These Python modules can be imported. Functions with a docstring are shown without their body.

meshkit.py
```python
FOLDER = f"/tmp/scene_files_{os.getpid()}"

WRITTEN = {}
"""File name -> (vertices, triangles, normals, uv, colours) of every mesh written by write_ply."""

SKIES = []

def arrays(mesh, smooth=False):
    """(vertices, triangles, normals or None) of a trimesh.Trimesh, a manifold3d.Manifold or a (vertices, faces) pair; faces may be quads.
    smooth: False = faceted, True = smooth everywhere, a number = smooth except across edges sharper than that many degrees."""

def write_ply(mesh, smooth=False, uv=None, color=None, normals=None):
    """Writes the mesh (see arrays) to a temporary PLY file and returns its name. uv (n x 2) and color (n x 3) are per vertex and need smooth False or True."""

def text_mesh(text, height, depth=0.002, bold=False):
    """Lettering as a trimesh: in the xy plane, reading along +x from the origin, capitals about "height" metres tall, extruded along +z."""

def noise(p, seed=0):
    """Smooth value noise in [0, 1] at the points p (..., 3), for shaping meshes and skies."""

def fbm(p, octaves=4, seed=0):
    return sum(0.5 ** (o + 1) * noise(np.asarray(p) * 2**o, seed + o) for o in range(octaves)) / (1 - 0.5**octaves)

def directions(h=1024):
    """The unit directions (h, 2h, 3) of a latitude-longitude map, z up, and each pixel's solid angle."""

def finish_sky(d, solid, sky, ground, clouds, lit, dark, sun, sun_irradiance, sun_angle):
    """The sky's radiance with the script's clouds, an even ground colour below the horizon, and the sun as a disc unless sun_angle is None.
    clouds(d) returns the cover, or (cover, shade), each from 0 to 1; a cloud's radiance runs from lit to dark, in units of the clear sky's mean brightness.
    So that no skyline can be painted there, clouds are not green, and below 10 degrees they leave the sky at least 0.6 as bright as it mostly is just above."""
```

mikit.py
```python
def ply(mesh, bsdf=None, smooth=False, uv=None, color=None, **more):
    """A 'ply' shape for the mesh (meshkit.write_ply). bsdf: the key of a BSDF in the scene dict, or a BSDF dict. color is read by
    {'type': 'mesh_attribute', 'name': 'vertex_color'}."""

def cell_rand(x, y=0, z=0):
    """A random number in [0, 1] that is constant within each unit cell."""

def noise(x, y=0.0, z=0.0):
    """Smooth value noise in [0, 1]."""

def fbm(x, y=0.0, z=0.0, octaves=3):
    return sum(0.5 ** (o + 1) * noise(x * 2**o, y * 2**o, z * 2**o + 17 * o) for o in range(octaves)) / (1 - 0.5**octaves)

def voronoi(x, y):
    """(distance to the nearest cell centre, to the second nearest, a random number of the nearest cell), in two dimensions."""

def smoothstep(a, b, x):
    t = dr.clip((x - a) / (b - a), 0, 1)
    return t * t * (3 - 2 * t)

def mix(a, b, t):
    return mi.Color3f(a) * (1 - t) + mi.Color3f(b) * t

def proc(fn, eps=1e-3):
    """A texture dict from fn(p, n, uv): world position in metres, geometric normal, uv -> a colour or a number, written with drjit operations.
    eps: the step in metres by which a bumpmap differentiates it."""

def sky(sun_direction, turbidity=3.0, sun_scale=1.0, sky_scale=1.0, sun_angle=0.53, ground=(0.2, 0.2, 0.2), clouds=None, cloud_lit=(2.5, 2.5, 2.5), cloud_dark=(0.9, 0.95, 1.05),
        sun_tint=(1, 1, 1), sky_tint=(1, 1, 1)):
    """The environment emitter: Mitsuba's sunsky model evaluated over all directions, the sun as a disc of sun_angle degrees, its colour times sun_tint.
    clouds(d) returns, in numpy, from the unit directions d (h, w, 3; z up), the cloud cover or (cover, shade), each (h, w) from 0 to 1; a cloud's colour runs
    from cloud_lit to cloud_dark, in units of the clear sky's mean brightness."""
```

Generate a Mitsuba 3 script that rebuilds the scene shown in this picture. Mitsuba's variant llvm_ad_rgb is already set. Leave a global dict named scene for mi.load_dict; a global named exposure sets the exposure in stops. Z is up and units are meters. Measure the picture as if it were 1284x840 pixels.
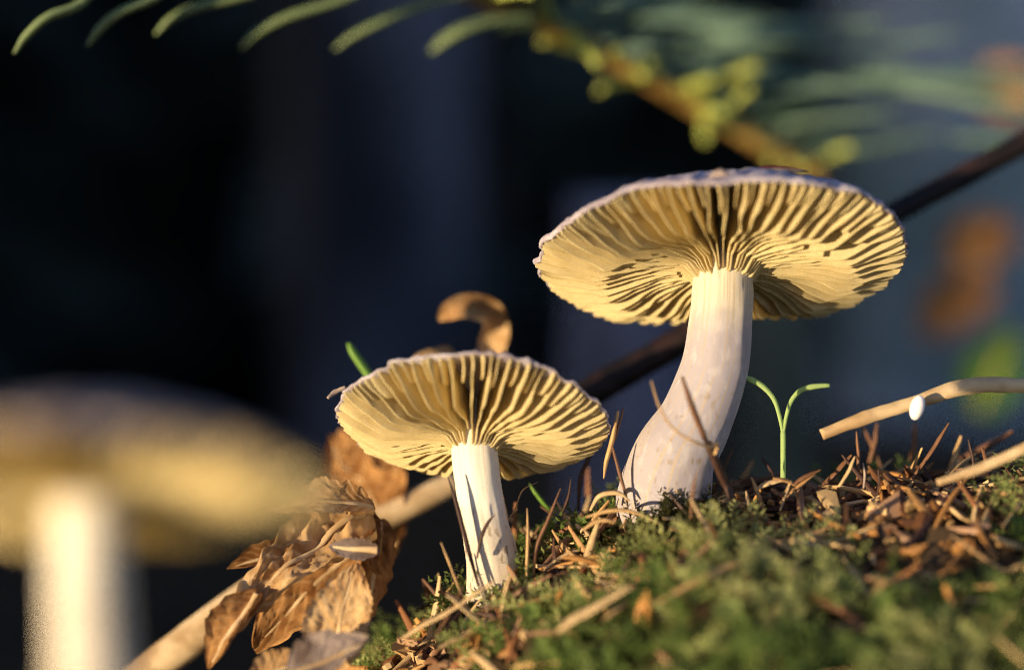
import math, random
import numpy as np, trimesh, drjit as dr, mitsuba as mi, mikit, meshkit
from mikit import fbm, noise, smoothstep, mix, cell_rand

# ------------------------------------------------------------------ camera, sun, exposure
T = mi.ScalarTransform4f
D, FOV, PITCH = 0.316, 25.0, math.radians(-11)       # distance of the plane of focus, angle of view, the lens looks down a little; the axis meets the plane of focus at the origin
CP, SP = math.cos(PITCH), math.sin(PITCH)
scene, labels = {}, {}
scene['camera'] = {'type': 'thinlens', 'fov': FOV, 'fov_axis': 'x', 'aperture_radius': 0.0063, 'focus_distance': D,
                   'near_clip': 0.01, 'far_clip': 400.0, 'to_world': T().look_at(origin=[0, -D * CP, -D * SP], target=[0, 0, 0], up=[0, 0, 1])}
SUN = np.array([-0.72, -0.69, 0.058]); SUN /= np.linalg.norm(SUN)
scene['sky'] = mikit.sky(SUN.tolist(), turbidity=3, sky_scale=0.62, sun_tint=(1, 2.02, 14), sky_tint=(0.80, 1.0, 1.8))
exposure = 4.1
rng = np.random.default_rng(7)
MM = 0.001

def at(px, py, d=D):
    """The point at photograph pixel (px, py) and d metres from the lens: how positions were measured."""
    k = 2 * d * math.tan(math.radians(FOV / 2)) / 1284
    y, z = d - D, -(py - 420) * k
    return np.array([(px - 642) * k, y * CP - z * SP, y * SP + z * CP])
def px(n, d=D): return n * 2 * d * math.tan(math.radians(FOV / 2)) / 1284

# ------------------------------------------------------------------ helpers
def numbered(name):
    if name not in scene and name not in labels: return name
    k = 1
    while f'{name}_{k:03d}' in scene or f'{name}_{k:03d}' in labels: k += 1
    return f'{name}_{k:03d}'
def thing(name, label, cat, group=None):
    key = numbered(name); labels[key] = {'label': label, 'category': cat}
    if group: labels[key]['group'] = group
    return key
def part(parent, name, mesh, bsdf, smooth=True, label=None, kind=None, **kw):
    base = f'{parent}__{name}'; key = numbered(base)
    scene[key] = mikit.ply(mesh, 'mat_' + bsdf, smooth=smooth, **kw)
    e = {}
    if label: e['label'] = label
    if kind: e['kind'] = kind
    if e: labels[key] = e
    return key
def single(name, mesh, bsdf, label, cat, group=None, smooth=True, kind=None, **kw):
    key = thing(name, label, cat, group); scene[key] = mikit.ply(mesh, 'mat_' + bsdf, smooth=smooth, **kw)
    if kind: labels[key]['kind'] = kind
    return key
def structure(name, mesh, bsdf, smooth=True, **kw):
    scene[name] = mikit.ply(mesh, 'mat_' + bsdf, smooth=smooth, **kw); labels[name] = {'kind': 'structure'}

def spline(pts, n):
    p = np.asarray(pts, float)
    if len(p) == 2: return p[0] + np.linspace(0, 1, n)[:, None] * (p[1] - p[0])
    q = np.vstack([2 * p[0] - p[1], p, 2 * p[-1] - p[-2]]); t = np.linspace(0, len(p) - 1 - 1e-9, n); i = t.astype(int); f = (t - i)[:, None]
    a, b, c, d = q[i], q[i + 1], q[i + 2], q[i + 3]
    return 0.5 * (2 * b + (c - a) * f + (2 * a - 5 * b + 4 * c - d) * f**2 + (3 * b - a - 3 * c + d) * f**3)
def grid_faces(n, m, wrap=False):
    i, j = np.meshgrid(np.arange(n - 1), np.arange(m if wrap else m - 1), indexing='ij'); k = (j + 1) % m
    return np.stack([i * m + j, (i + 1) * m + j, (i + 1) * m + k, i * m + k], -1).reshape(-1, 4)
def tri(q): return np.vstack([q[:, [0, 1, 2]], q[:, [0, 2, 3]]])
def frames(p):
    t = np.gradient(p, axis=0); t /= np.linalg.norm(t, axis=1, keepdims=True) + 1e-15
    a = np.zeros_like(p); ref = np.array([0.13, 0.91, 0.2]); ref = ref if abs(ref @ t[0]) < 0.85 else np.array([0.9, 0.1, 0.1])
    v = ref - t[0] * (ref @ t[0])
    for i in range(len(p)):
        v = v - t[i] * (v @ t[i]); v /= np.linalg.norm(v); a[i] = v
    return t, a, np.cross(t, a)
def tube(pts, radii, n=24, sides=10, flat=1.0, rough=0.0, freq=300, seed=0, roll=0.0):
    """A tapering tube through the points; flat < 1 squashes its section; rough displaces it (a share of the radius)."""
    p = spline(pts, n); r = np.interp(np.linspace(0, 1, n), np.linspace(0, 1, len(radii)), radii)
    t, a, b = frames(p); ang = np.arange(sides) * 2 * np.pi / sides + roll
    ca, sa = math.cos(roll), math.sin(roll)
    u, w = a * ca + b * sa, -a * sa + b * ca
    v = p[:, None] + r[:, None, None] * (np.cos(ang)[None, :, None] * u[:, None] + flat * np.sin(ang)[None, :, None] * w[:, None])
    if rough:
        k = 1 + rough * 2 * (meshkit.fbm(v * freq, 3, seed) - 0.5); v = p[:, None] + (v - p[:, None]) * k[..., None]
    V = np.vstack([v.reshape(-1, 3), p[:1], p[-1:]]); m = n * sides; j = np.arange(sides); k = (j + 1) % sides
    f = np.vstack([tri(grid_faces(n, sides, True))[:, ::-1], np.stack([np.full(sides, m), j, k], 1)[:, ::-1] if False else np.stack([np.full(sides, m), k, j], 1),
                   np.stack([np.full(sides, m + 1), (n - 1) * sides + j, (n - 1) * sides + k], 1)])
    return trimesh.Trimesh(V, f, process=False)
def cat(meshes): return trimesh.util.concatenate(meshes)

# ------------------------------------------------------------------ materials
def principled(fn=None, rough=0.7, base=None, spec=0.3, **kw):
    c = mikit.proc(fn) if fn else {'type': 'rgb', 'value': list(base)}
    return {'type': 'twosided', 'bsdf': {'type': 'principled', 'base_color': c, 'roughness': rough, 'specular': spec, **kw}}
def thin(fn, trans, rough=0.6, base=None):
    c = mikit.proc(fn) if fn else {'type': 'rgb', 'value': list(base)}
    return {'type': 'principledthin', 'base_color': c, 'roughness': rough, 'diff_trans': trans, 'eta': 1.4, 'spec_tint': 0.0}
def vcol(rough=0.7, spec=0.3): return {'type': 'twosided', 'bsdf': {'type': 'principled', 'base_color': {'type': 'mesh_attribute', 'name': 'vertex_color'}, 'roughness': rough, 'specular': spec}}
def f_gill(p, n, uv):
    a = fbm(p.x * 420, p.y * 420, p.z * 420, 3); b = fbm(p.x * 2300, p.y * 2300, p.z * 2300, 2)
    return mix([0.68, 0.55, 0.26], [0.84, 0.74, 0.45], a * 0.7 + b * 0.5 - 0.1)
def f_skin(p, n, uv):
    a = fbm(p.x * 350, p.y * 350, p.z * 350, 4); b = noise(p.x * 4200, p.y * 4200, p.z * 4200)
    return mix(mix([0.26, 0.215, 0.25], [0.45, 0.40, 0.43], smoothstep(0.3, 0.7, a)), [0.72, 0.67, 0.68], smoothstep(0.62, 0.9, b) * 0.5)
def f_stem(p, n, uv):                              # uv.y runs along the stem: cream at the cap, lilac below, fibrils along it
    fib = fbm(uv.x * 90, uv.y * 7, 0, 3); a = fbm(p.x * 260, p.y * 260, p.z * 260, 3)
    b = fbm(p.x * 1500, p.y * 1500, p.z * 500, 3)
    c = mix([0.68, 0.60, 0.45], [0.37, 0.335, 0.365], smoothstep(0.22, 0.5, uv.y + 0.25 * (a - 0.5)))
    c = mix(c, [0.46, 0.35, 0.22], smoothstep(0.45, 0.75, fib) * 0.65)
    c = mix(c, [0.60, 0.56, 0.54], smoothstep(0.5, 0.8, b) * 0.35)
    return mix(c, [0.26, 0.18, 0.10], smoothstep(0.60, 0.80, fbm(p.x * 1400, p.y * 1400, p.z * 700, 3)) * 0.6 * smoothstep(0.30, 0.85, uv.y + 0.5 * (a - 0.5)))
def f_stem_white(p, n, uv):
    fib = fbm(uv.x * 80, uv.y * 6, 0, 3); a = fbm(p.x * 300, p.y * 300, p.z * 300, 3); b = fbm(p.x * 1300, p.y * 1300, p.z * 400, 3)
    c = mix([0.80, 0.74, 0.62], [0.62, 0.52, 0.39], smoothstep(0.48, 0.8, fib) * 0.7)
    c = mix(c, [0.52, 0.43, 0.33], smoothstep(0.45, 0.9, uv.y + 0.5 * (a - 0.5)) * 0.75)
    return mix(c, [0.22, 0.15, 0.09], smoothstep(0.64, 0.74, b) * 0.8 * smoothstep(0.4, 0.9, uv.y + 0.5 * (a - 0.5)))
def f_skin_brown(p, n, uv):
    a = fbm(p.x * 350, p.y * 350, p.z * 350, 4)
    return mix([0.24, 0.19, 0.18], [0.44, 0.36, 0.33], smoothstep(0.3, 0.7, a))
def f_soil(p, n, uv):
    a = fbm(p.x * 130, p.y * 130, p.z * 130, 4)
    return mix([0.018, 0.012, 0.007], [0.085, 0.055, 0.030], smoothstep(0.3, 0.75, a))
def f_leaf(p, n, uv):
    a = fbm(p.x * 190, p.y * 190, p.z * 190, 4); s = fbm(p.x * 700, p.y * 700, p.z * 700, 2)
    vein = smoothstep(0.80, 1.0, dr.abs(dr.sin((uv.y * 9 - dr.abs(uv.x - 0.5) * 5 + 0.8 * a) * math.pi)))
    c = mix([0.17, 0.070, 0.022], [0.44, 0.23, 0.085], smoothstep(0.3, 0.7, a))
    return mix(mix(c, [0.52, 0.34, 0.17], vein * 0.25), [0.12, 0.05, 0.02], smoothstep(0.62, 0.72, s) * 0.6)
def f_leaf_pale(p, n, uv):
    a = fbm(p.x * 240, p.y * 240, p.z * 240, 4)
    vein = smoothstep(0.80, 1.0, dr.abs(dr.sin((uv.y * 9 - dr.abs(uv.x - 0.5) * 5 + 0.9 * a) * math.pi))); s = fbm(p.x * 800, p.y * 800, p.z * 800, 3)
    c = mix(mix([0.33, 0.17, 0.065], [0.62, 0.41, 0.20], smoothstep(0.25, 0.75, a)), [0.68, 0.50, 0.29], vein * 0.4)
    return mix(c, [0.14, 0.06, 0.025], smoothstep(0.55, 0.75, s) * 0.4)
def f_leaf_grey(p, n, uv):
    a = fbm(p.x * 260, p.y * 260, p.z * 260, 4)
    return mix([0.12, 0.085, 0.07], [0.30, 0.235, 0.205], smoothstep(0.3, 0.7, a))
def f_twig(p, n, uv):
    a = fbm(p.x * 300, p.y * 300, p.z * 300, 4)
    return mix([0.36, 0.23, 0.11], [0.66, 0.49, 0.28], smoothstep(0.25, 0.75, a))
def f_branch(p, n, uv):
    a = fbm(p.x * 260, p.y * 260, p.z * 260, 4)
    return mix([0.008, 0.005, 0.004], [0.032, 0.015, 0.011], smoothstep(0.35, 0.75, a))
def f_shoot(p, n, uv):
    a = fbm(p.x * 260, p.y * 260, p.z * 260, 4)
    return mix([0.22, 0.115, 0.03], [0.46, 0.28, 0.08], smoothstep(0.25, 0.75, a))
def f_sapling(p, n, uv):
    a = fbm(p.x * 90, p.y * 90, p.z * 25, 4)
    return mix([0.08, 0.088, 0.12], [0.19, 0.205, 0.28], smoothstep(0.3, 0.7, a))
def f_sapling_green(p, n, uv):
    a = fbm(p.x * 90, p.y * 90, p.z * 25, 4)
    return mix([0.05, 0.065, 0.05], [0.11, 0.14, 0.11], smoothstep(0.3, 0.7, a))
def f_bark(p, n, uv):
    a = fbm(p.x * 14, p.y * 14, p.z * 4, 5)
    return mix([0.035, 0.030, 0.028], [0.13, 0.115, 0.105], smoothstep(0.3, 0.7, a))
def f_bark_grey(p, n, uv):
    a = fbm(p.x * 5, p.y * 5, p.z * 2.6, 5)
    return mix([0.025, 0.030, 0.040], [0.15, 0.16, 0.20], smoothstep(0.36, 0.64, a))
def f_birch(p, n, uv):
    a = fbm(p.x * 5, p.y * 5, p.z * 4, 5)
    return mix([0.22, 0.30, 0.27], [0.68, 0.72, 0.72], smoothstep(0.36, 0.64, a))
def f_foliage(p, n, uv):
    a = fbm(p.x * 3, p.y * 3, p.z * 3, 3)
    return mix([0.034, 0.052, 0.048], [0.085, 0.118, 0.100], a)
scene['mat_gill'] = thin(f_gill, 0.8)
scene['mat_skin'] = principled(f_skin, 0.8, spec=0.2)
scene['mat_skin_brown'] = principled(f_skin_brown, 0.8, spec=0.2)
scene['mat_stem_lilac'] = principled(f_stem, 0.7)
scene['mat_stem_white'] = principled(f_stem_white, 0.7)
scene['mat_soil'] = principled(f_soil, 0.95, spec=0.1)
scene['mat_leaf'] = thin(f_leaf, 0.35)
scene['mat_leaf_pale'] = thin(f_leaf_pale, 0.35)
scene['mat_leaf_grey'] = thin(f_leaf_grey, 0.3)
scene['mat_leaf_green'] = thin(None, 0.5, 0.5, (0.05, 0.11, 0.02))
scene['mat_bark_grey'] = principled(f_bark_grey, 0.9, spec=0.1)
scene['mat_twig'] = principled(f_twig, 0.8)
scene['mat_branch'] = principled(f_branch, 0.6)
scene['mat_shoot'] = principled(f_shoot, 0.7)
scene['mat_sapling'] = principled(f_sapling, 0.8)
scene['mat_sapling_green'] = principled(f_sapling_green, 0.8)
scene['mat_bark'] = principled(f_bark, 0.9, spec=0.1)
scene['mat_birch'] = principled(f_birch, 0.85, spec=0.2)
scene['mat_foliage'] = principled(f_foliage, 0.8, spec=0.2)
scene['mat_mixed'] = vcol(0.6)
scene['mat_mossy'] = {'type': 'principledthin', 'base_color': {'type': 'mesh_attribute', 'name': 'vertex_color'}, 'roughness': 0.6, 'diff_trans': 1.1, 'eta': 1.4}
scene['mat_green_needle'] = principled(None, 0.4, (0.16, 0.30, 0.045))
scene['mat_pale_green'] = thin(None, 0.8, 0.5, (0.50, 0.66, 0.26))
scene['mat_fir_green'] = principled(None, 0.4, (0.10, 0.21, 0.05))
scene['mat_fir_pale'] = principled(None, 0.5, (0.15, 0.20, 0.085))
scene['mat_fir_yellow'] = principled(None, 0.5, (0.40, 0.45, 0.10))
scene['mat_fir_blue'] = principled(None, 0.4, (0.13, 0.21, 0.15))
scene['mat_white'] = principled(None, 0.3, (0.82, 0.80, 0.82))
scene['mat_dark_red'] = principled(None, 0.5, (0.10, 0.018, 0.018))
NEEDLE_COLOURS = {'needle_brown': (0.17, 0.082, 0.042), 'needle_dark': (0.060, 0.030, 0.022), 'needle_tan': (0.48, 0.30, 0.13), 'chip_tan': (0.55, 0.38, 0.19), 'chip_orange': (0.38, 0.21, 0.085), 'chip_grey': (0.33, 0.25, 0.20)}
def needle_fn(c):
    c = np.array(c)
    def f(p, n, uv):
        a = fbm(p.x * 700, p.y * 700, p.z * 700, 3)
        return mix((c * 0.6).tolist(), np.minimum(c * 1.45, 0.8).tolist(), a)
    return f
for k, c in NEEDLE_COLOURS.items(): scene['mat_' + k] = principled(needle_fn(c), 0.5)

# ------------------------------------------------------------------ ground: one sheet, the mound fine, the forest floor coarse
RX = np.array([-2000, -120, -60, -34, -24, -14, -5, 0, 12, 20, 30, 42, 60, 75, 110, 200, 2000]) * MM
RZ = np.array([-130, -95, -72, -60, -54, -46, -37.5, -33.5, -28, -24, -24, -23.5, -22.5, -20.5, -19, -27, -130]) * MM
def ground(x, y, fine=True):
    x, y = np.asarray(x, float), np.asarray(y, float)
    crest = np.interp(x + 0.10 * np.minimum(y, 0), RX, RZ)
    back = np.clip(y - 0.016, 0, None); front = np.clip(-y - 0.03, 0, None)
    z = crest - 0.9 * np.minimum(back, 0.10) - 0.10 * np.clip(back - 0.10, 0, 1.0) - 0.23 * np.minimum(np.clip(-y - 0.006, 0, None), 0.16)
    z = z + SP * np.clip(y, -0.025, 0.02)
    r = np.hypot(x, y); far = np.clip((r - 0.5) / 2.0, 0, 1)
    z = z * (1 - far) + far * (-0.26 - 0.25 * np.clip(y - 0.5, 0, 8) + 0.10 * (meshkit.fbm(np.stack([x * 0.35, y * 0.35, 0 * x], -1), 3, 5) - 0.5))
    P = np.stack([x, y, 0 * x], -1)
    z = z + (1 - far) * ((0.006 + 0.10 * np.clip(-y - 0.03, 0, 0.05)) * (meshkit.fbm(P * 55, 3, 1) - 0.5) + (0.0035 * (meshkit.fbm(P * 260, 3, 2) - 0.5) if fine else 0))
    return z
nr, na = 330, 420
rr = np.concatenate([[0.0], np.geomspace(0.0006, 70, nr - 1)]); aa = np.arange(na) * 2 * np.pi / na
GX, GY = 0.01 + rr[:, None] * np.cos(aa), -0.03 + rr[:, None] * np.sin(aa)
V = np.stack([GX, GY, ground(GX, GY)], -1).reshape(-1, 3)
structure('ground', (V, tri(grid_faces(nr, na, True))), 'soil')

# ------------------------------------------------------------------ trees: trunks that shade the place, crowns that close the sky
def make_crown(h, r, base, n, seed):
    g = np.random.default_rng(seed); out_v = []
    t = g.random(n) ** 0.8; z = base + (h - base) * t; rad = r * (1 - t) ** 0.85 + 0.08
    nb = 11; a = (np.floor(g.random(n) * nb) + np.floor(z * 3.1) * 0.37) * 2 * np.pi / nb + g.normal(0, 0.16, n)
    q = np.sqrt(g.random(n)) * rad; c = np.stack([np.cos(a) * q, np.sin(a) * q, z - 0.35 * q + g.normal(0, 0.04, n)], 1)
    s = (0.10 + 0.14 * g.random(n))[:, None]
    o = np.stack([np.cos(a), np.sin(a), -0.5 + 0 * a], 1); side = np.stack([-np.sin(a), np.cos(a), g.normal(0, 0.5, n)], 1)
    v = np.stack([c - o * s, c + side * s * 0.55, c + o * s, c - side * s * 0.55], 1).reshape(-1, 3)
    f = np.arange(4 * n).reshape(n, 4)
    return (v, tri(f))
def make_trunk(h, r, seed):
    return tube([[0, 0, -0.4], [0.02 * h, 0, h * 0.5], [0, 0.01, h * 0.97]], [r * 1.15, r, r * 0.12], 24, 20, rough=0.12, freq=6, seed=seed)
crowns = [mikit.ply(make_crown(8.0, 1.25, 0.15, 4200, s), 'mat_foliage') for s in (1, 2, 3)]
trunks = [mikit.ply(make_trunk(8.0, 0.11, s), 'mat_bark', smooth=True) for s in (1, 2, 3)]
def spruce(x, y, s, label, group):
    k = thing('spruce_tree', label, 'tree', group); i = int(rng.integers(3))
    m = T().translate([x, y, float(ground(x, y)) - 0.05]).rotate([0, 0, 1], float(rng.random() * 360)).scale([s, s, s * (0.9 + 0.3 * rng.random())])
    scene[k + '__trunk'] = {**trunks[i], 'to_world': m}; scene[k + '__crown'] = {**crowns[i], 'to_world': m}
BEAM = np.array([-SUN[1], SUN[0]]) / np.hypot(SUN[0], SUN[1])
for row, (rad, n, s) in enumerate([(3.6, 13, 0.75), (5.2, 19, 1.0), (7.0, 30, 1.25), (9.5, 36, 1.4)]):
    for i in range(n):
        a = 2 * np.pi * (i + 0.5 * (row % 2)) / n + rng.normal(0, 0.06); x, y = rad * math.cos(a), rad * math.sin(a)
        if y < 0.50 * rad: continue
        front = y > 0 and abs(x) < 0.35 * y
        spruce(x, y, s * (0.9 + 0.2 * rng.random()), 'dark spruce in the unlit wood behind the mushrooms' if front else 'dark spruce standing around the clearing, out of the picture', 'spruces behind the mushrooms' if front else 'spruces around the clearing')
# big trunks to the left, towards the sun: everything behind the mushrooms lies in their shade
for dist, edge, r in [(2.6, -0.125, 0.42), (4.4, -0.85, 0.5), (5.2, -1.7, 0.55), (7.0, -2.7, 0.6), (9.0, -3.8, 0.7)]:
    c = SUN[:2] / np.linalg.norm(SUN[:2]) * dist + BEAM * (edge - r)
    k = thing('tree_trunk', 'thick old trunk shading the wood, out of the picture on the left', 'tree', 'thick trunks on the sun side')
    part(k, 'trunk', tube([[c[0], c[1], -0.5], [c[0], c[1], 2.5], [c[0] + 0.1, c[1], 7]], [r, r, r * 0.8], 40, 32, rough=0.05, freq=4, seed=int(r * 100)), 'bark')
# trunks in view, dissolved by the lens
def stem_tree(name, base, top, r0, r1, mat, label):
    k = thing(name, label, 'tree'); part(k, 'trunk', tube([base, (np.array(base) + top) / 2 + [0.002, 0, 0], top], [r0, (r0 + r1) / 2, r1], 40, 20, rough=0.10, freq=30, seed=3), mat)
b = at(775, 700, 0.62); t_ = at(790, 300, 0.62)
stem_tree('sapling', b - [0, 0, 0.10], t_ + [0, 0, 0.012], px(95, .62), px(80, .62), 'sapling', 'blurred blue-grey stump in shade behind the stem of the tall mushroom')
b = at(975, 700, 0.60); t_ = at(968, 380, 0.60)
stem_tree('sapling', b - [0, 0, 0.10], t_ + [0, 0, 0.02], px(55, .60), px(46, .60), 'sapling_green', 'blurred green mossy stump behind the forked seedling')
for (x_, d_, r_, m_, w_) in [(1190, 2.2, 330, 'birch', 'pale grey trunk far behind, a blur at the upper right'), (395, 2.6, 110, 'bark', 'thin dark trunk far behind, hardly visible at the upper left'), (585, 3.2, 90, 'bark', 'thin dark trunk far behind, left of the tall cap'), (480, 1.9, 210, 'bark_grey', 'dim trunk far behind, a faint blur at the upper left of the middle')]:
    b = at(x_, 420, d_); stem_tree('pale_tree' if x_ > 900 else 'shaded_tree', b + [0, 0, -1.2], b + [0.03, 0, 5.0], px(r_, d_) * .5, px(r_, d_) * .4, m_, w_)

# ------------------------------------------------------------------ mushrooms
def basis(tilt, roll):
    """Axis leaning away from the lens by tilt and rolled by roll (degrees)."""
    a, r = math.radians(tilt) - PITCH, math.radians(roll)
    X = np.array([math.cos(r), 0, math.sin(r)]); Z = np.array([0, math.sin(a), math.cos(a)]); Z -= X * (X @ Z); Z /= np.linalg.norm(Z)
    return X, np.cross(Z, X), Z
def mushroom(label, C, tilt, roll, R, seed, n_gill, gd, flesh, shape, stem, stem_mat, thick, group, cap_label, gaps=(), bites=(), skin='skin'):
    """C: where stem and gills meet. flesh = (height at the centre, at the rim) of the gills' roots. shape: (theta, share) pairs of the outline."""
    g = np.random.default_rng(seed); key = thing('mushroom', label, 'mushroom', group); X, Y, Z = basis(tilt, roll)
    th_, sh_, up_ = (np.array([s[i] for s in shape], float) for i in range(3)); th_ = np.radians(th_)
    def cyc(a, y):
        a = np.mod(a, 2 * np.pi); return np.interp(a, np.concatenate([th_ - 2 * np.pi, th_, th_ + 2 * np.pi]), np.tile(y, 3))
    def outline(a): return R * cyc(a, sh_) * (1 + 0.030 * (meshkit.fbm(np.stack([np.cos(a) * 9, np.sin(a) * 9, 0 * a + seed], -1), 3) - 0.5) * 2 + 0.022 * (meshkit.fbm(np.stack([np.cos(a) * 26, np.sin(a) * 26, 0 * a + seed], -1), 2) - 0.5) * 2)
    def root(s, a):
        z = flesh[0] - (flesh[0] - flesh[1]) * s ** 2.2 + up_at(a) * s ** 3
        return z + R * 0.035 * (meshkit.fbm(np.stack([np.cos(a) * s * 3, np.sin(a) * s * 3, 0 * a + seed + 3], -1), 3) - 0.5) * 2 * s
    def up_at(a): return R * cyc(a, up_)
    def place(s, a, z):
        r = s * outline(a); return C + (r * np.cos(a))[..., None] * X + (r * np.sin(a))[..., None] * Y + np.asarray(z)[..., None] * Z
    # cap: flesh below, skin above, one closed body
    na_, s_lo = 220, np.concatenate([[0.001], np.linspace(0.06, 0.97, 22), [0.992]]); A = np.arange(na_) * 2 * np.pi / na_
    rows = [place(s + 0 * A, A, root(s + 0 * A, A)) for s in s_lo]
    s_hi = np.concatenate([[1.004, 1.006, 0.998], np.linspace(0.97, 0.05, 26), [0.001]])
    for j, s in enumerate(s_hi):
        k = {0: 0.06, 1: 0.18, 2: 0.30}.get(j); tk = thick * (0.30 + 0.70 * (1 - s ** 2)) if k is None else thick * 0.30 * (k / 0.30)
        bump = 0.00035 * (meshkit.fbm(np.stack([np.cos(A) * s * R, np.sin(A) * s * R, 0 * A], -1) * 900, 3, seed) - 0.5) * 2
        rows.append(place(s + 0 * A + (0.007 * (g.random(na_) - 0.5) if j < 3 else 0), A, root(np.minimum(s, 1) + 0 * A, A) + tk + bump))
    V = np.array(rows).reshape(-1, 3)
    cap = part(key, 'cap', trimesh.Trimesh(V, tri(grid_faces(len(rows), na_, True)), process=False), skin, label=cap_label)
    # gills: full ones and shorter ones between, every one a closed blade
    rs = stem[1][0] / R; ns, nt = 18, 5; t = np.linspace(0, 1, nt)
    i = 0
    while i < n_gill:
        a0 = (i + g.normal(0, 0.09)) * 2 * np.pi / n_gill; kind = i % 4; i += 1
        if any(abs((a0 - math.radians(x) + np.pi) % (2 * np.pi) - np.pi) < math.radians(w) for x, w in gaps): continue
        s0 = (rs * 0.7, 0.66 + 0.08 * g.random(), rs * 0.75 + 0.12 * (g.random() < .4), 0.60 + 0.12 * g.random())[kind]; full = kind in (0, 2)
        s = np.linspace(s0, 0.992, ns)
        dep = gd * np.minimum(1, (1.0 - s) / 0.33) ** 0.8 * (0.96 + 0.07 * np.clip((rs + 0.2 - s) / 0.2, 0, 1) + 0.24 * np.clip((rs * 1.35 - s) / (rs * 0.4), 0, 1))
        if not full: dep = dep * np.clip((s - s0) / 0.16, 0, 1) ** 0.7 * 0.85
        dep = dep * (1 + 0.07 * (meshkit.fbm(np.stack([s * 9, 0 * s + i, 0 * s], -1), 2, seed) - 0.5) * 2) + 0.00012
        w_ = (g.normal(), g.random())
        for bx, bs, bw, bsw in bites:
            if abs((a0 - math.radians(bx) + np.pi) % (2 * np.pi) - np.pi) < math.radians(bw): dep = dep * (1 - 0.9 * np.clip(1.6 - abs(s - bs - 0.05 * w_[0]) / (bsw * (0.35 + 0.65 * w_[1])), 0, 1))
        w1 = meshkit.fbm(np.stack([s * 3.2, 0 * s + i * 0.35, 0 * s + 9], -1), 2, seed) - 0.5
        w2 = meshkit.fbm(np.stack([s * 8, 0 * s + i * 1.7, 0 * s + 5], -1), 2, seed) - 0.5
        lean = g.normal(0, 0.00018)
        S, TT = np.meshgrid(s, t, indexing='ij')
        shift = (0.0009 * w1[:, None] * TT + 0.0006 * w2[:, None] * TT ** 2 + lean * TT) * (0.25 + S)         # metres sideways
        half = (0.00015 - 0.00006 * TT) * (0.5 + 0.5 * min(1, R / 0.022))
        rad = S * R
        z = root(S, a0 + 0 * S) + 0.0003 - (dep[:, None] + 0.0003) * TT
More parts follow.
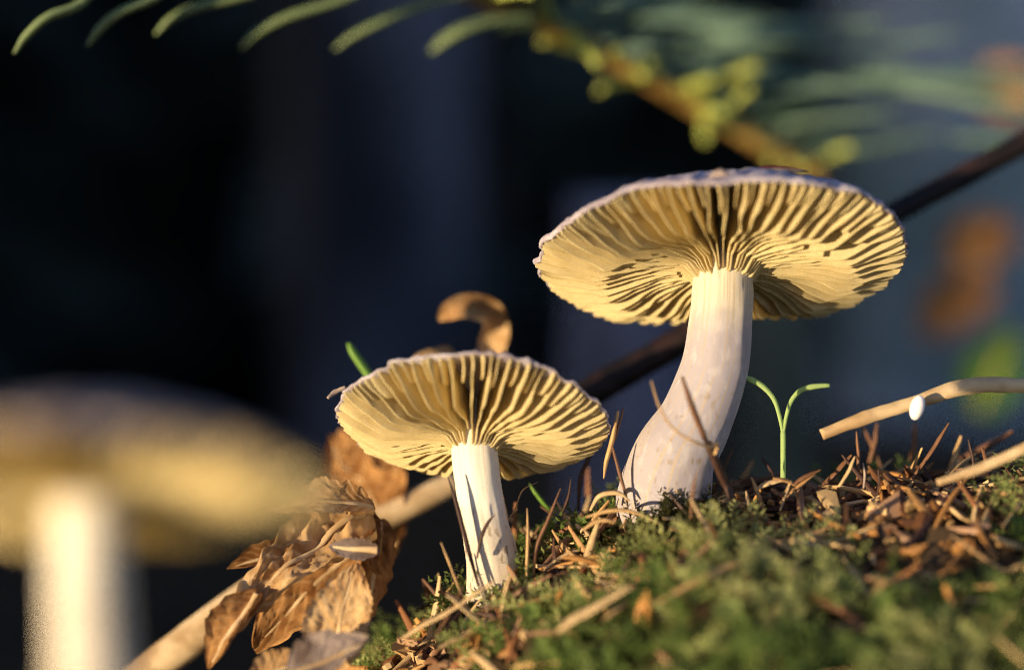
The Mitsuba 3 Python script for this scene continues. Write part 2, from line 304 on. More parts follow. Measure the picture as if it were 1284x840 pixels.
        L, Rr = place(S, a0 + (shift - half) / rad, z), place(S, a0 + (shift + half) / rad, z)
        ring = np.concatenate([L, Rr[:, ::-1]], 1)                                        # (ns, 2 nt, 3)
        q = grid_faces(ns, 2 * nt, False); m = 2 * nt
        ends = np.array([[e * m + k, e * m + k + 1, e * m + m - 2 - k, e * m + m - 1 - k] for e in (0, ns - 1) for k in range(nt - 1)])
        part(cap, 'gill', trimesh.Trimesh(ring.reshape(-1, 3), np.vstack([tri(q), tri(ends)]), process=False), 'gill', smooth=50)
    # stem
    pts, rad = stem; n, sd = 110, 48
    pts = [C + Z * (flesh[0] + 0.0005), C + Z * flesh[0] * 0.45] + pts[1:]; rad = [rad[0] * 1.30, rad[0] * 1.06] + rad[1:]
    m = tube(pts, rad, n, sd, rough=0.0)
    p = spline(pts, n); v = np.array(m.vertices); c = np.repeat(p, sd, 0); ang = np.tile(np.arange(sd) / sd, n); al = np.repeat(np.linspace(0, 1, n), sd)
    k = 1 + 0.035 * 2 * (meshkit.fbm(np.stack([np.cos(ang * 2 * np.pi) * 4, np.sin(ang * 2 * np.pi) * 4, al * 5], -1), 3, seed) - 0.5) + 0.030 * 2 * (meshkit.fbm(np.stack([np.cos(ang * 2 * np.pi) * 22, np.sin(ang * 2 * np.pi) * 22, al * 5], -1), 2, seed + 1) - 0.5)
    v[:n * sd] = c + (v[:n * sd] - c) * k[:, None]
    uv = np.vstack([np.stack([np.abs(ang * 2 - 1), al], 1), [[0, 0], [0, 1]]])
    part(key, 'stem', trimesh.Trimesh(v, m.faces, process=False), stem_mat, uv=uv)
    return key, X, Y, Z
# the tall one on the right
dR = 0.316
C = at(905, 330, dR)
tall = mushroom('tall mushroom on the right with ochre gills, grey violet cap and bent lilac stem', C, 21, 0.5, px(229), 11, 124, 0.0068, (0.0062, 0.0016),
    [(0, 1.00, -.05), (30, .98, -.08), (60, .96, -.06), (85, .90, .02), (105, .95, -.04), (130, 1.0, -.09), (160, 1.01, -.05), (185, 1.0, -.05), (215, .98, -.03), (240, .99, .01), (265, .98, -.04), (285, 1.0, -.02), (305, 1.0, -.02), (335, 1.0, -.01)],
    ([at(906, 318, dR), at(906, 350, dR), at(904, 400, dR), at(896, 460, dR), at(872, 525, dR), at(845, 575, dR), at(832, 630, dR + .002), at(832, 690, dR + .004)], [px(38), px(38), px(39), px(42), px(46), px(52), px(60), px(52)]),
    'stem_lilac', 0.0030, 'three mushrooms on the mound', None, bites=[(318, .62, 4, .09), (330, .66, 2.5, .05)])
dL = 0.314
low = mushroom('low mushroom in the middle with cream gills, thin pale cap rim and straight white stem', at(594, 552, dL), 27, -2, px(169, dL), 23, 86, 0.0050, (0.0048, 0.0028),
    [(0, 1.0, -.06), (40, .98, 0), (90, .95, 0), (140, 1.0, 0), (180, 1.02, 0), (220, 1.0, .02), (250, 1.0, .05), (275, 1.0, .05), (300, 1.0, .04), (330, 1.0, -.04)],
    ([at(594, 540, dL), at(595, 565, dL), at(600, 610, dL), at(608, 660, dL), at(618, 705, dL), at(622, 760, dL + .001)], [px(29), px(28.5), px(28.5), px(29.5), px(33), px(38)]),
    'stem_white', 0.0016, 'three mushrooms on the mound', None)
dF = 0.195
near = mushroom('large blurred mushroom at the left edge with a glaring white stem', at(112, 604, dF), 19, 1.5, px(292, dF), 31, 90, 0.0040, (0.0032, -0.0010),
    [(0, 1.0, 0), (90, 1.0, 0), (180, 1.0, 0), (270, 1.0, 0)],
    ([at(108, 604, dF), at(108, 700, dF), at(112, 800, dF), at(118, 1000, dF)], [px(44, dF), px(45, dF), px(48, dF), px(56, dF)]),
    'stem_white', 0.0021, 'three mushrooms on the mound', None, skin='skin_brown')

# ------------------------------------------------------------------ leaves
def leaf(name, label, base, tip, up, width, mat, curl=0.6, bend=0.0, twist=0.0, crumple=0.20, teeth=0, seed=0, group=None, petiole=0.0, shape=0.5, thick=0.00018):
    """A dry leaf from base to tip, its face towards up; curl rolls it across, bend along (radians), thin but with both faces."""
    g = np.random.default_rng(seed); base, tip, up = (np.asarray(x, float) for x in (base, tip, up))
    L = np.linalg.norm(tip - base); X = (tip - base) / L; W = np.cross(up, X); W /= np.linalg.norm(W); N = np.cross(X, W)
    nu, nv = 56, 29; u = np.linspace(0, 1, nu); w = np.linspace(-1, 1, nv)
    edge = meshkit.fbm(np.stack([u * 14, 0 * u + seed, 0 * u], -1), 3, seed)
    prof = np.sin(np.pi * u ** (0.5 / shape * 0.72 + 0.1)) ** 0.75 + 0.01
    if teeth: prof = prof * (1 + 0.10 * (np.mod(u * teeth, 1) - 0.5) * (u > 0.05) * (u < 0.95))
    U, Wv = np.meshgrid(u, w, indexing='ij'); half = width / 2 * prof[:, None] * np.where(Wv > 0, 0.80 + 0.4 * edge[:, None], 0.80 + 0.4 * edge[::-1, None])
    c = curl * (0.6 + 0.8 * meshkit.fbm(np.stack([U * 2.5, 0 * U + seed, 0 * U], -1), 2, seed)); a = c * Wv
    yy = half * np.where(np.abs(c) > 1e-3, np.sin(a) / c, Wv); zz = half * np.where(np.abs(c) > 1e-3, (1 - np.cos(a)) / c, 0)
    b = bend * (U - 0.5); xx = L * (np.where(abs(bend) > 1e-3, np.sin(b) / (2 * np.sin(bend / 2)) if abs(bend) > 1e-3 else U, U - 0.5) + (0.5)); zb = L * (np.cos(b) - math.cos(bend / 2)) / (2 * math.sin(bend / 2)) if abs(bend) > 1e-3 else 0 * U
    if abs(bend) <= 1e-3: xx = L * U
    tw = twist * (U - 0.5); yy, zz = yy * np.cos(tw) - zz * np.sin(tw), yy * np.sin(tw) + zz * np.cos(tw)
    P = np.stack([U * L * 60, Wv * width * 60, 0 * U + seed], -1)
    zz = zz + zb + width * crumple * ((meshkit.fbm(P * 2, 3, seed) - 0.5) * 2) + width * 0.010 * np.abs(np.sin((U * 9 - np.abs(Wv) * 2.5 + 0.8 * meshkit.noise(P * 3, seed)) * np.pi)) + width * crumple * 0.55 * np.abs(meshkit.fbm(P * 5, 3, seed + 5) - 0.5) * 2 - width * 0.03 * np.exp(-(Wv / 0.06) ** 2)
    yy = yy + width * crumple * 0.6 * ((meshkit.fbm(P * 2 + 31, 3, seed) - 0.5) * 2)
    V = base + xx[..., None] * X + yy[..., None] * W + zz[..., None] * N
    key = thing(name, label, 'leaf', group)
    uv = np.stack([(Wv + 1) / 2, U], -1).reshape(-1, 2)
    part(key, 'blade', trimesh.Trimesh(V.reshape(-1, 3), tri(grid_faces(nu, nv)), process=False), mat, uv=uv)
    rib = V[:, nv // 2]; pts = list(rib[2:-4:6])
    if petiole: pts = [rib[2] - X * petiole - N * petiole * 0.3, rib[2] - X * petiole * 0.5] + pts
    part(key, 'midrib', tube(pts, [0.00055, 0.0004, 0.00018], 40, 8), 'twig')
    return key
leaf('dry_leaf', 'pale toothed dry leaf curling over the top of the leaf heap', at(470, 640, .318), at(335, 640, .312), (0.0, -0.75, 0.75), px(62), 'leaf_pale', curl=0.9, bend=1.1, crumple=0.13, teeth=22, seed=1)
leaf('dry_leaf', 'dark brown inner leaf folded under the pale toothed leaf', at(420, 610, .324), at(470, 720, .322), (0.6, -0.7, 0.3), px(70, .322), 'leaf', curl=1.4, crumple=0.20, seed=2)
leaf('dry_leaf', 'wide crumpled tan leaf in the middle of the heap left of the low mushroom', at(470, 655, .322), at(290, 790, .310), (-0.25, -0.75, 0.6), px(112), 'leaf_pale', curl=1.3, bend=0.6, crumple=0.26, seed=3, twist=0.5)
leaf('dry_leaf', 'broad dull brown leaf at the back of the heap above the veined leaf', at(475, 665, .330), at(318, 815, .322), (-0.2, -0.85, 0.45), px(105, .325), 'leaf', curl=0.9, bend=0.4, crumple=0.12, seed=33)
leaf('dry_leaf', 'brown curled leaf end hanging at the lower left of the heap', at(330, 745, .310), at(262, 840, .306), (-0.5, -0.7, 0.2), px(60), 'leaf', curl=1.5, bend=0.7, crumple=0.20, seed=4)
leaf('dry_leaf', 'pale veined leaf with a pointed tip standing upright at the front of the heap', at(415, 850, .304), at(446, 705, .308), (-0.2, -0.95, 0.15), px(92), 'leaf_pale', curl=0.9, bend=0.25, crumple=0.13, seed=5, teeth=18)
leaf('dry_leaf', 'grey dull leaf at the bottom of the heap in front of the veined leaf', at(360, 850, .296), at(465, 800, .298), (-0.1, -0.7, 0.7), px(70), 'leaf_grey', curl=0.7, crumple=0.20, seed=6)
leaf('dry_leaf', 'small orange leaf edge at the very bottom of the heap', at(310, 850, .300), at(385, 820, .302), (-0.3, -0.7, 0.7), px(50), 'leaf_pale', curl=1.2, crumple=0.20, seed=7)
leaf('dry_leaf', 'brown shaded leaf edge on the right side of the heap', at(480, 650, .326), at(455, 790, .322), (0.3, -0.9, 0.1), px(60), 'leaf', curl=1.0, crumple=0.20, seed=8)
leaf('dry_leaf', 'narrow red brown leaf roll at the left of the heap under the big near cap', at(400, 680, .326), at(285, 715, .322), (-0.1, -0.8, 0.6), px(50), 'leaf', curl=1.6, crumple=0.20, seed=9)
leaf('dry_leaf', 'blurred pinkish brown leaf leaning up behind the heap and the low mushroom', at(500, 690, .350), at(425, 545, .356), (-0.3, -0.9, 0.2), px(130, .35), 'leaf', curl=0.8, bend=0.5, crumple=0.20, seed=10)
leaf('dry_leaf', 'small grey leaf scrap lying across the heap', at(476, 690, .310), at(412, 684, .310), (0.1, -0.95, 0.35), px(30), 'leaf_grey', curl=0.6, crumple=0.14, seed=12)
k = thing('dry_leaf', 'blurred tan leaf hooked over above the cap of the low mushroom', 'leaf')
def ribbon(pts, widths, nrm, cup, n=50, m=13, crumple=0.06, seed=0):
    p = spline(pts, n); t = np.gradient(p, axis=0); t /= np.linalg.norm(t, axis=1, keepdims=True); w = np.interp(np.linspace(0, 1, n), np.linspace(0, 1, len(widths)), widths)
    sd = np.cross(nrm, t); sd /= np.linalg.norm(sd, axis=1, keepdims=True); nn = np.cross(t, sd); q = np.linspace(-1, 1, m)
    v = p[:, None] + sd[:, None] * (w[:, None] / 2 * q)[..., None] + nn[:, None] * (w[:, None] * cup * (q ** 2 - 0.4))[..., None]
    v = v + np.mean(w) * crumple * 2 * (meshkit.fbm(v * 260, 3, seed) - 0.5)[..., None] * nn[:, None]
    return trimesh.Trimesh(v.reshape(-1, 3), tri(grid_faces(n, m)), process=False), np.stack(np.meshgrid(np.linspace(0, 1, n), (q + 1) / 2, indexing='ij')[::-1], -1).reshape(-1, 2)
mesh, uv_ = ribbon([at(604, 490, .352), at(612, 450, .353), at(620, 415, .352), at(612, 392, .348), at(585, 384, .344), at(564, 390, .344), at(550, 402, .346)], [px(x, .35) for x in (22, 32, 36, 34, 32, 24, 4)], np.array([0.1, -1, 0.25]), 0.30, crumple=0.30, seed=4)
part(k, 'blade', mesh, 'leaf_pale', uv=uv_)
leaf('dry_leaf', 'blurred leaf scrap showing just above the cap rim of the low mushroom', at(580, 470, .350), at(518, 448, .346), (0, -0.8, 0.6), px(44, .35), 'leaf_pale', curl=0.8, bend=0.6, crumple=0.06, seed=14)
leaf('dry_leaf', 'orange blurred leaf hanging at the upper right edge', at(1235, 80, .605), at(1290, 150, .605), (-0.3, -0.9, 0.3), px(75, .605), 'leaf', curl=0.5, crumple=0.08, seed=15)
leaf('dry_leaf', 'red brown blurred leaf right of the tall mushroom cap', at(1150, 410, .628), at(1250, 360, .628), (-0.5, -0.8, 0.3), px(80, .628), 'leaf', curl=0.7, crumple=0.20, seed=16)
leaf('dry_leaf', 'tan blurred leaf above the red brown one at the right edge', at(1190, 340, .628), at(1270, 280, .628), (-0.5, -0.8, 0.3), px(90, .628), 'leaf', curl=0.6, crumple=0.20, seed=17)

leaf('green_leaf', 'green blurred leaf at the right edge above the pale twig', at(1225, 520, .57), at(1270, 410, .57), (-0.4, -0.9, 0.1), px(75, .57), 'leaf_green', curl=0.5, crumple=0.10, seed=18)
# ------------------------------------------------------------------ twigs, branch, conifer shoot
single('branch', tube([at(1330, 155, .366), at(1200, 225, .362), at(1120, 268, .360), at(960, 360, .357), at(840, 435, .354), at(745, 490, .352), at(690, 530, .35)], [px(15, .36), px(15, .36), px(14, .36), px(17, .36), px(18, .36), px(19, .36), px(19, .36)], 70, 18, rough=0.10, freq=220), 'branch', 'dark brown bare branch slanting behind the cap of the tall mushroom', 'branch')
k = thing('pale_twig', 'pale broken twig with a white bead, in the air right of the seedling', 'twig')
part(k, 'wood', tube([at(1030, 545, .312), at(1090, 522, .312), at(1150, 504, .313), at(1215, 484, .314), at(1300, 484, .316)], [px(7), px(8.5), px(8), px(10.5), px(9.5)], 60, 16, rough=0.2, freq=420), 'twig')
m = trimesh.creation.icosphere(3, 1.0); m.apply_scale([px(9), px(9), px(16)]); m.apply_transform(trimesh.transformations.rotation_matrix(0.22, [0, 1, 0])); m.apply_translation(at(1150, 511, .310))
single('white_bead', m, 'white', 'white oval insect egg stuck on the pale twig', 'egg')
single('thin_twig', tube([at(1175, 605, .300), at(1215, 592, .300), at(1250, 578, .300), at(1300, 555, .300)], [px(4), px(6), px(6.5), px(7)], 30, 10, rough=0.12, freq=400), 'twig', 'thin tan twig lying on the moss at the right edge', 'twig')
single('tan_stick', tube([at(130, 880, .335), at(240, 800, .337), at(330, 735, .340), at(480, 650, .346), at(570, 605, .35)], [px(22), px(24), px(22), px(19), px(16)], 50, 16, rough=0.12, freq=160), 'twig', 'thick tan stick behind the dry leaf heap, rising to the right', 'stick')
# conifer shoot above
TW = [at(1030, 222, .475), at(920, 158, .460), at(830, 108, .445), at(740, 58, .428), at(640, 12, .405), at(540, -22, .385), at(420, -62, .372), at(300, -92, .362), at(180, -112, .352), at(40, -124, .342)]
k = thing('conifer_shoot', 'blurred conifer shoot with orange stem and yellow green needles across the top', 'shoot')
part(k, 'shoot_stem', tube(TW, [px(12.5, .46)] * 3 + [px(11, .4)] * 4 + [px(9, .35)] * 3, 80, 10, rough=0.15, freq=300), 'shoot')
NB = np.random.default_rng(5)
def needle(parent, pts, r, mat): part(parent, 'needle', tube(pts, [r * .5, r, r, r * .9, r * .35], 18, 8, flat=0.55), mat)
for tip, m1, m2, m3, bs, d in [((18, 68), (33, 46), (60, 22), (112, -4), (190, -112), .338), ((110, 58), (124, 38), (150, 16), (205, -10), (300, -90), .346), ((195, 44), (212, 27), (245, 10), (330, -12), (410, -66), .356), ((302, 62), (322, 42), (360, 22), (440, -4), (500, -40), .366), ((420, 62), (442, 44), (478, 26), (525, 8), (585, -8), .378), ((540, 66), (556, 52), (580, 38), (620, 26), (668, 22), .388)]:
    needle(k, [at(*bs, d + .006), at(*m3, d + .003), at(*m2, d), at(*m1, d), at(*tip, d)], px(11.5, d), 'fir_pale')
cur = spline(TW[:6], 60)
for j in range(2, 58, 2):
    p = cur[j]; s = NB.random()
    L = 0.020 + 0.012 * NB.random()
    d1 = np.array([0.95, 0.15 + 0.3 * NB.normal(), 0.18 + 0.12 * NB.normal()]); d1 /= np.linalg.norm(d1)
    needle(k, [p, p + d1 * L * .35 + [0, 0, .001], p + d1 * L * .7 + [0, 0, .001], p + d1 * L], 0.0011, 'fir_blue')
    d2 = np.array([-0.1 + 0.35 * NB.normal(), -0.9, 0.30 + 0.25 * NB.normal()]); d2 /= np.linalg.norm(d2)
    needle(k, [p, p + d2 * L * .35, p + d2 * L * .6, p + d2 * L * .7 + [0, 0, -.001]], 0.0012, 'fir_yellow')
for j in range(22):
    p = at(720 + 22 * j + 10 * NB.random(), -20 + 6 * j + 70 * NB.random(), .46); d1 = np.array([1, 0.2 * NB.normal(), 0.1 * NB.normal()]); L = 0.03
    needle(k, [p, p + d1 * L * .3, p + d1 * L * .7, p + d1 * L], 0.0014, 'fir_blue')

# ------------------------------------------------------------------ seedling, odd needles, debris
k = thing('seedling', 'pale green forked seedling standing right of the tall mushroom', 'seedling')
part(k, 'stalk', tube([at(982, 602), at(982, 570), at(982, 542)], [px(3.6), px(3.4), px(3.6)], 16, 10), 'pale_green')
for pts in ([(982, 545), (977, 520), (970, 500), (957, 485), (944, 477), (933, 472)], [(982, 545), (986, 522), (992, 503), (1003, 490), (1018, 485), (1040, 483)]):
    part(k, 'seed_leaf', tube([at(*q) for q in pts], [px(2.6), px(3.2), px(3.6), px(4.2), px(4.8), px(3.2)], 30, 10, flat=0.8, rough=0.1, freq=900), 'pale_green')
single('green_needle', tube([at(470, 480, .336), at(452, 455, .336), at(442, 440, .336), at(437, 430, .336)], [px(9), px(9), px(8), px(4)], 20, 10, flat=.6), 'green_needle', 'bright green needle poking up behind the cap of the low mushroom', 'needle')
single('debris', tube([at(433, 485, .316), at(420, 492, .316), at(411, 499, .315)], [px(2), px(4), px(2)], 10, 8, rough=.4, freq=900), 'chip_grey', 'tiny grey crumb on the left tip of the low mushroom cap', 'debris')
single('debris', tube([at(890, 226, .296), at(903, 219, .296), at(916, 224, .296)], [px(4), px(7), px(4)], 14, 8, rough=.6, freq=900), 'chip_grey', 'small pale crumb on the front rim of the tall mushroom cap', 'debris')
leaf('bud_scale', 'dark red scale lying on top of the tall mushroom cap', at(930, 219, .302), at(1015, 216, .304), (0, -0.5, 0.9), px(16), 'dark_red', curl=0.5, bend=0.3, crumple=0.05, seed=19)
def dead(mat, pts, r, label, d=.312, flat=.6, group=None, name='dry_needle', taper=(.5, 1, .9, .25)):
    return single(name, tube([at(*q[:2], q[2] if len(q) > 2 else d) for q in pts], [px(r) * 0.75 * x for x in taper], 28, 8, flat=flat, rough=.12, freq=600, seed=len(scene)), mat, label, 'needle' if name == 'dry_needle' else 'thread' if name == 'root_thread' else 'chip', group)
dead('needle_dark', [(600, 735), (585, 680), (572, 630), (562, 598)], 6.5, 'long dark needle leaning against the left side of the low white stem', .309)
dead('needle_dark', [(598, 700), (604, 672), (612, 655), (620, 645)], 5.5, 'short black forked needle on the front of the low white stem', .308)
dead('needle_tan', [(660, 745), (661, 705), (662, 670), (661, 637)], 5, 'straight upright tan needle right of the low white stem', .309)
dead('needle_brown', [(668, 745), (672, 690), (688, 650), (703, 612)], 6, 'curved brown needle next to the straight one right of the low stem', .310)
dead('needle_tan', [(630, 660), (645, 640), (655, 615), (675, 604)], 2.2, 'thin straw crossing behind the low white stem', .318)
dead('needle_tan', [(628, 610), (634, 640), (637, 665), (634, 680)], 4, 'pale bent straw hanging at the right edge of the low stem', .317)
dead('needle_tan', [(775, 515), (768, 550), (760, 580), (757, 600)], 7, 'split tan needle rising between the two mushrooms', .314)
dead('needle_brown', [(782, 512), (772, 545), (766, 562), (770, 578)], 5, 'brown needle tip above the split tan needle', .315)
dead('needle_brown', [(768, 560), (776, 590), (784, 618), (788, 640)], 5, 'thin red brown needle slanting down to the foot of the tall stem', .312)
dead('needle_brown', [(855, 472, .300), (868, 510, .300), (882, 545, .301), (890, 562, .302)], 9, 'pointed red brown needle lying across the tall lilac stem', .302)
dead('needle_dark', [(888, 556, .303), (898, 580, .304), (908, 602, .306), (918, 626, .306)], 12, 'thick black needle end below the pointed needle at the tall stem', taper=(1, 1, 1, .7))
dead('needle_brown', [(866, 650), (868, 625), (870, 610), (874, 590)], 5, 'upright dark brown needle in front of the tall stem foot', .300)
dead('needle_tan', [(817, 478, .300), (826, 508, .299), (842, 535, .299), (866, 552, .299), (890, 560, .301), (900, 556, .302), (896, 570, .302)], 3.2, 'thin brown root thread curling across the tall lilac stem', name='root_thread', taper=(.7, 1, 1.2, 1.2, .9))
dead('needle_tan', [(735, 648), (765, 640), (795, 642), (835, 660)], 5, 'arched tan needle below the tall mushroom', .306)
dead('chip_tan', [(740, 640), (752, 622), (775, 618), (790, 628)], 7, 'curled pale chip between the mushrooms', .311, name='bark_chip')
dead('needle_tan', [(730, 665), (745, 655), (760, 652), (772, 655)], 6, 'short pale straw under the arched needle', .306)
dead('needle_dark', [(725, 640), (728, 600), (738, 575), (742, 560)], 7, 'dark upright needle behind the split tan needle', .326)
dead('needle_dark', [(690, 690), (700, 655), (712, 625), (716, 600)], 5, 'dark needle in the shadow right of the low mushroom', .32)
dead('green_needle', [(690, 640), (680, 628), (670, 615), (664, 606)], 6, 'faded green needle behind the low stem', .328)
dead('needle_dark', [(562, 700), (570, 725), (580, 745), (585, 760)], 4, 'thin dark straw left of the low stem foot', .308)
dead('needle_tan', [(553, 680), (562, 702), (572, 728), (578, 745)], 3.2, 'thin pale straw left of the low stem foot', .306)
for (a_, b_, c_, r_, mat, lab) in [((505, 800), (560, 768), (620, 728), 8, 'chip_tan', 'long flat straw slanting up to the low stem foot'), ((560, 745), (585, 765), (610, 785), 8, 'chip_tan', 'flat straw crossing the long one below the low stem'), ((640, 720), (632, 750), (625, 790), 8, 'chip_tan', 'pale flat straw standing below the low stem'), ((648, 760), (675, 752), (695, 745), 8, 'chip_orange', 'orange chip right of the low stem foot'), ((545, 800), (560, 775), (580, 735), 5, 'needle_brown', 'brown straw left of the low stem foot in the litter'), ((700, 790), (740, 765), (790, 735), 13, 'chip_tan', 'blurred broad tan chip in the moss below the middle'), ((600, 720), (606, 745), (612, 765), 6, 'chip_grey', 'grey straw just below the low stem')]:
    dead(mat, [a_, ((a_[0] + b_[0]) / 2, (a_[1] + b_[1]) / 2 - 2), b_, c_], r_, lab, .300 if r_ < 12 else .285, name='bark_chip', flat=.35, taper=(.6, 1, 1, .5))
for (a_, b_, r_, mat, lab, d_) in [((1075, 605), (1074, 540), 5.5, 'needle_brown', 'upright brown needle below the pale twig', .318), ((1090, 580), (1100, 530), 7, 'needle_brown', 'brown blurred stalk leaning left below the pale twig', .335), ((1110, 600), (1080, 530), 7, 'needle_brown', 'brown blurred stalk leaning right below the pale twig', .336),
        ((1140, 605), (1190, 530), 6, 'needle_brown', 'slanting dark brown needle below the white bead', .318), ((1142, 580), (1148, 530), 9, 'needle_brown', 'blurred brown stalk straight below the white bead', .335), ((1222, 600), (1214, 550), 4.5, 'needle_dark', 'small hooked dark needle at the right in the moss', .312), ((1195, 580), (1270, 540), 8, 'needle_brown', 'red brown blurred needle at the right edge above the thin twig', .334),
        ((1052, 610), (1072, 572), 5, 'chip_tan', 'pale straw standing right of the seedling', .31), ((1020, 620), (1068, 570), 8, 'needle_brown', 'brown flat needle behind the pale straw', .318), ((1100, 620), (1101, 588), 3, 'needle_dark', 'tiny black upright stub with a pale tip', .31), ((1083, 612), (1082, 580), 4, 'chip_grey', 'grey upright stub below the pale twig', .312), ((972, 600), (955, 574), 6, 'needle_dark', 'black needle leaning left beside the seedling', .322)]:
    m_ = ((a_[0] + b_[0]) / 2 + 2, (a_[1] + b_[1]) / 2)
    dead(mat, [a_, m_, ((m_[0] + b_[0]) / 2, (m_[1] + b_[1]) / 2), b_], r_, lab, d_, taper=(.8, 1, .9, .4))
for (x_, y_, an, ln, r_, mat, lab) in [(965, 608, 20, 40, 9, 'chip_tan', 'pale chip at the left of the seedling foot'), (985, 605, 160, 34, 7, 'chip_orange', 'small orange chip around the seedling foot'), (1000, 612, 40, 60, 9, 'chip_orange', 'orange chip right of the seedling foot'), (985, 622, 70, 40, 10, 'chip_tan', 'pale curled chip in front of the seedling'), (950, 620, 110, 46, 10, 'chip_orange', 'rusty chip left of the seedling'), (1010, 600, 30, 44, 7, 'needle_brown', 'brown flake behind the seedling chips'), (940, 640, 100, 50, 12, 'chip_tan', 'yellowish blurred chip between tall stem and seedling')]:
    q = math.radians(an); dx, dy = math.cos(q) * ln / 2, -math.sin(q) * ln / 2
    dead(mat, [(x_ - dx, y_ - dy), (x_ - dx / 3, y_ - dy / 3 - 3), (x_ + dx / 3, y_ + dy / 3 - 2), (x_ + dx, y_ + dy)], r_, lab, .310, name='bark_chip', flat=.3, taper=(.5, 1, 1, .4))

# ------------------------------------------------------------------ scattered needles and chips: the nearest ones singly, the rest as litter
def ground_n(x, y):
    e = 0.002; return np.array([-(ground(x + e, y, False) - ground(x - e, y, False)) / (2 * e), -(ground(x, y + e, False) - ground(x, y - e, False)) / (2 * e), 1.0])
def scatter_needle(x, y, g):
    L = 0.004 + 0.011 * g.random() ** 1.3; a = g.random() * 2 * np.pi; n = ground_n(x, y); n /= np.linalg.norm(n)
    d = np.array([math.cos(a), math.sin(a), 0]); d -= n * (d @ n); d += n * abs(g.normal(0, 0.22 if g.random() < 0.6 else 0.9)); d /= np.linalg.norm(d)
    c = np.array([x, y, float(ground(x, y)) + 0.0008 + 0.0015 * g.random()]); bow = n * L * g.normal(0.0, 0.035) + np.cross(n, d) * L * g.normal(0, 0.03)
    return tube([c - d * L / 2, c - d * L / 6 + bow, c + d * L / 6 + bow, c + d * L / 2], np.array([.5, 1, .95, .35]) * (0.00040 + 0.00025 * g.random()), 8, 6, flat=.55, roll=g.random() * 3)
g = np.random.default_rng(21); mats = ['needle_brown', 'needle_brown', 'needle_dark', 'needle_tan', 'chip_tan', 'chip_orange']; words = {'needle_brown': 'red brown', 'needle_dark': 'blackish', 'needle_tan': 'tan', 'chip_tan': 'straw pale', 'chip_orange': 'rusty orange'}
made = 0
while made < 190:
    x, y = g.uniform(-0.014, 0.078), g.triangular(-0.024, 0.003, 0.016)
    mt = mats[int(g.integers(len(mats)))]
    single('dry_needle', scatter_needle(x, y, g), mt, f'{words[mt]} dry conifer needle strewn over the mossy mound', 'needle', f'{words[mt]} needles strewn over the mound'); made += 1
parts_, cols = [], []
pal = np.array([(0.20, .085, .035), (.07, .035, .025), (.48, .30, .13), (.55, .38, .19), (.42, .20, .06), (.28, .16, .09)])
for i in range(1000):
    x, y = (g.uniform(-0.11, 0.12), g.triangular(-0.10, 0.0, 0.06)); m = scatter_needle(x, y, g); parts_.append(m)
    cols.append(np.tile(pal[int(g.integers(6))] * (0.7 + 0.6 * g.random()), (len(m.vertices), 1)))
m = cat(parts_); single('needle_litter', m, 'mixed', 'brown and tan dry conifer needles matted over the mound', 'litter', kind='stuff', color=np.vstack(cols))

V_, F_, C_, o_ = [], [], [], 0                       # flakes of bark and crumbs of soil between the needles
for i in range(2000):
    x, y = g.uniform(-0.05, 0.10), g.triangular(-0.04, 0.0, 0.03); n = ground_n(x, y); n = n / np.linalg.norm(n) + g.normal(0, 0.35, 3); n /= np.linalg.norm(n)
    e1 = np.cross(n, g.normal(0, 1, 3)); e1 /= np.linalg.norm(e1); e2 = np.cross(n, e1); c = np.array([x, y, float(ground(x, y)) + 0.0010 * g.random()])
    a_ = np.sort(g.random(6)) * 2 * np.pi; q = (0.0004 + 0.0012 * g.random() ** 2) * (0.6 + 0.8 * g.random(6)); el = 1 + 1.3 * g.random()
    ring = c + (np.cos(a_) * q * el)[:, None] * e1 + (np.sin(a_) * q)[:, None] * e2; h_ = n * 0.0003 * (0.4 + 1.5 * g.random())
    V_.append(np.vstack([ring + h_, ring - h_, [c + h_ * 1.6], [c - h_]])); j = np.arange(6); k = (j + 1) % 6
    F_.append(np.vstack([np.stack([j, k, j * 0 + 12], 1), np.stack([k + 6, j + 6, j * 0 + 13], 1), np.stack([j, j + 6, k + 6], 1), np.stack([j, k + 6, k], 1)]) + o_); o_ += 14
    C_.append(np.tile(pal[int(g.integers(6))] * (0.5 + 0.8 * g.random()), (14, 1)))
single('crumb_litter', (np.vstack(V_), np.vstack(F_)), 'mixed', 'crumbs of soil and flakes of bark lying between the needles', 'litter', kind='stuff', smooth=False, color=np.vstack(C_))

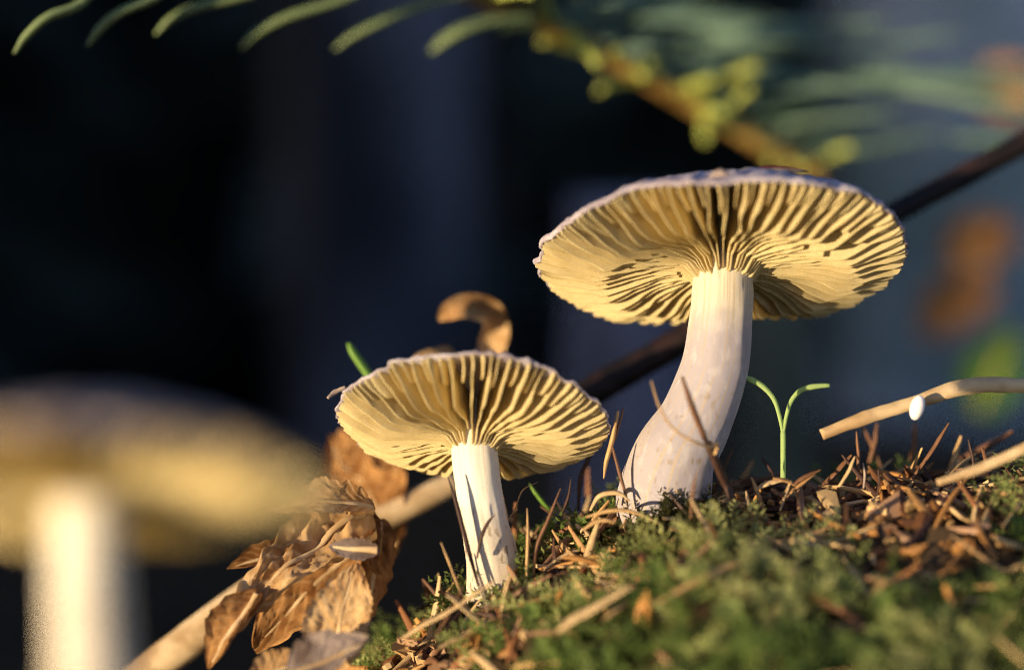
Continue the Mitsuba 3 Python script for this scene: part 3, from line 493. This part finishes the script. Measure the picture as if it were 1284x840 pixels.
# ------------------------------------------------------------------ moss: feathery sprigs
def moss(n, xs, ys, size, seed, dens, palette):
    g = np.random.default_rng(seed); P = []
    while len(P) < n:
        x, y = g.uniform(*xs), g.uniform(*ys)
        if meshkit.fbm(np.array([x * 38, y * 38, 3.0]), 2, 8) > dens - 0.14 * (y < -0.035) + 0.11 * (y > -0.016) + 0.08 * g.random(): P.append((x, y))
    P = np.array(P); z = ground(P[:, 0], P[:, 1]); nl = 26; V, F, Cc, off = [], [], [], 0
    tone = meshkit.fbm(np.stack([P[:, 0] * 60, P[:, 1] * 60, 0 * z], -1), 2, 4)
    for (x, y), zz, tn in zip(P, z, tone):
        L = size * (0.6 + 0.8 * g.random()); a = g.random() * 2 * np.pi; lean = 0.2 + 0.9 * g.random()
        d = np.array([math.cos(a) * math.sin(lean), math.sin(a) * math.sin(lean), math.cos(lean)]); t = np.linspace(0.08, 1, nl)
        c = np.array([x, y, zz - 0.001]) + d * (t * L)[:, None] - np.array([0, 0, 1]) * (t ** 2 * L * 0.25)[:, None]
        az = np.arange(nl) * 2.4 + g.random() * 6; e1 = np.cross(d, [0.3, 0.5, 0.8]); e1 /= np.linalg.norm(e1); e2 = np.cross(d, e1)
        o = np.cos(az)[:, None] * e1 + np.sin(az)[:, None] * e2; o = o * 0.85 + d * 0.55
        ll = (L * 0.26 * (1.1 - 0.75 * t))[:, None]; s = np.cross(o, d); s /= np.linalg.norm(s, axis=1, keepdims=True) + 1e-9
        v = np.stack([c, c + o * ll * 0.5 + s * ll * 0.20, c + o * ll, c + o * ll * 0.5 - s * ll * 0.20], 1).reshape(-1, 3)
        V.append(v); F.append(np.arange(nl * 4).reshape(nl, 4) + off); off += nl * 4
        k = np.clip((tn - 0.3) / 0.4 + 0.25 * g.normal(), 0, 1); base = np.array(palette[0]) * (1 - k) + np.array(palette[1]) * k
        Cc.append(np.tile(base * (0.75 + 0.5 * g.random()), (nl * 4, 1)))
    return (np.vstack(V), tri(np.vstack(F))), np.clip(np.vstack(Cc), 0, 0.7)
mesh, col = moss(7500, (-0.030, 0.10), (-0.20, 0.018), 0.0075, 3, 0.36, [(0.20, 0.28, 0.08), (0.58, 0.59, 0.25)])
single('moss', mesh, 'mossy', 'green and yellow moss covering the mound', 'moss', kind='stuff', smooth=False, color=col)
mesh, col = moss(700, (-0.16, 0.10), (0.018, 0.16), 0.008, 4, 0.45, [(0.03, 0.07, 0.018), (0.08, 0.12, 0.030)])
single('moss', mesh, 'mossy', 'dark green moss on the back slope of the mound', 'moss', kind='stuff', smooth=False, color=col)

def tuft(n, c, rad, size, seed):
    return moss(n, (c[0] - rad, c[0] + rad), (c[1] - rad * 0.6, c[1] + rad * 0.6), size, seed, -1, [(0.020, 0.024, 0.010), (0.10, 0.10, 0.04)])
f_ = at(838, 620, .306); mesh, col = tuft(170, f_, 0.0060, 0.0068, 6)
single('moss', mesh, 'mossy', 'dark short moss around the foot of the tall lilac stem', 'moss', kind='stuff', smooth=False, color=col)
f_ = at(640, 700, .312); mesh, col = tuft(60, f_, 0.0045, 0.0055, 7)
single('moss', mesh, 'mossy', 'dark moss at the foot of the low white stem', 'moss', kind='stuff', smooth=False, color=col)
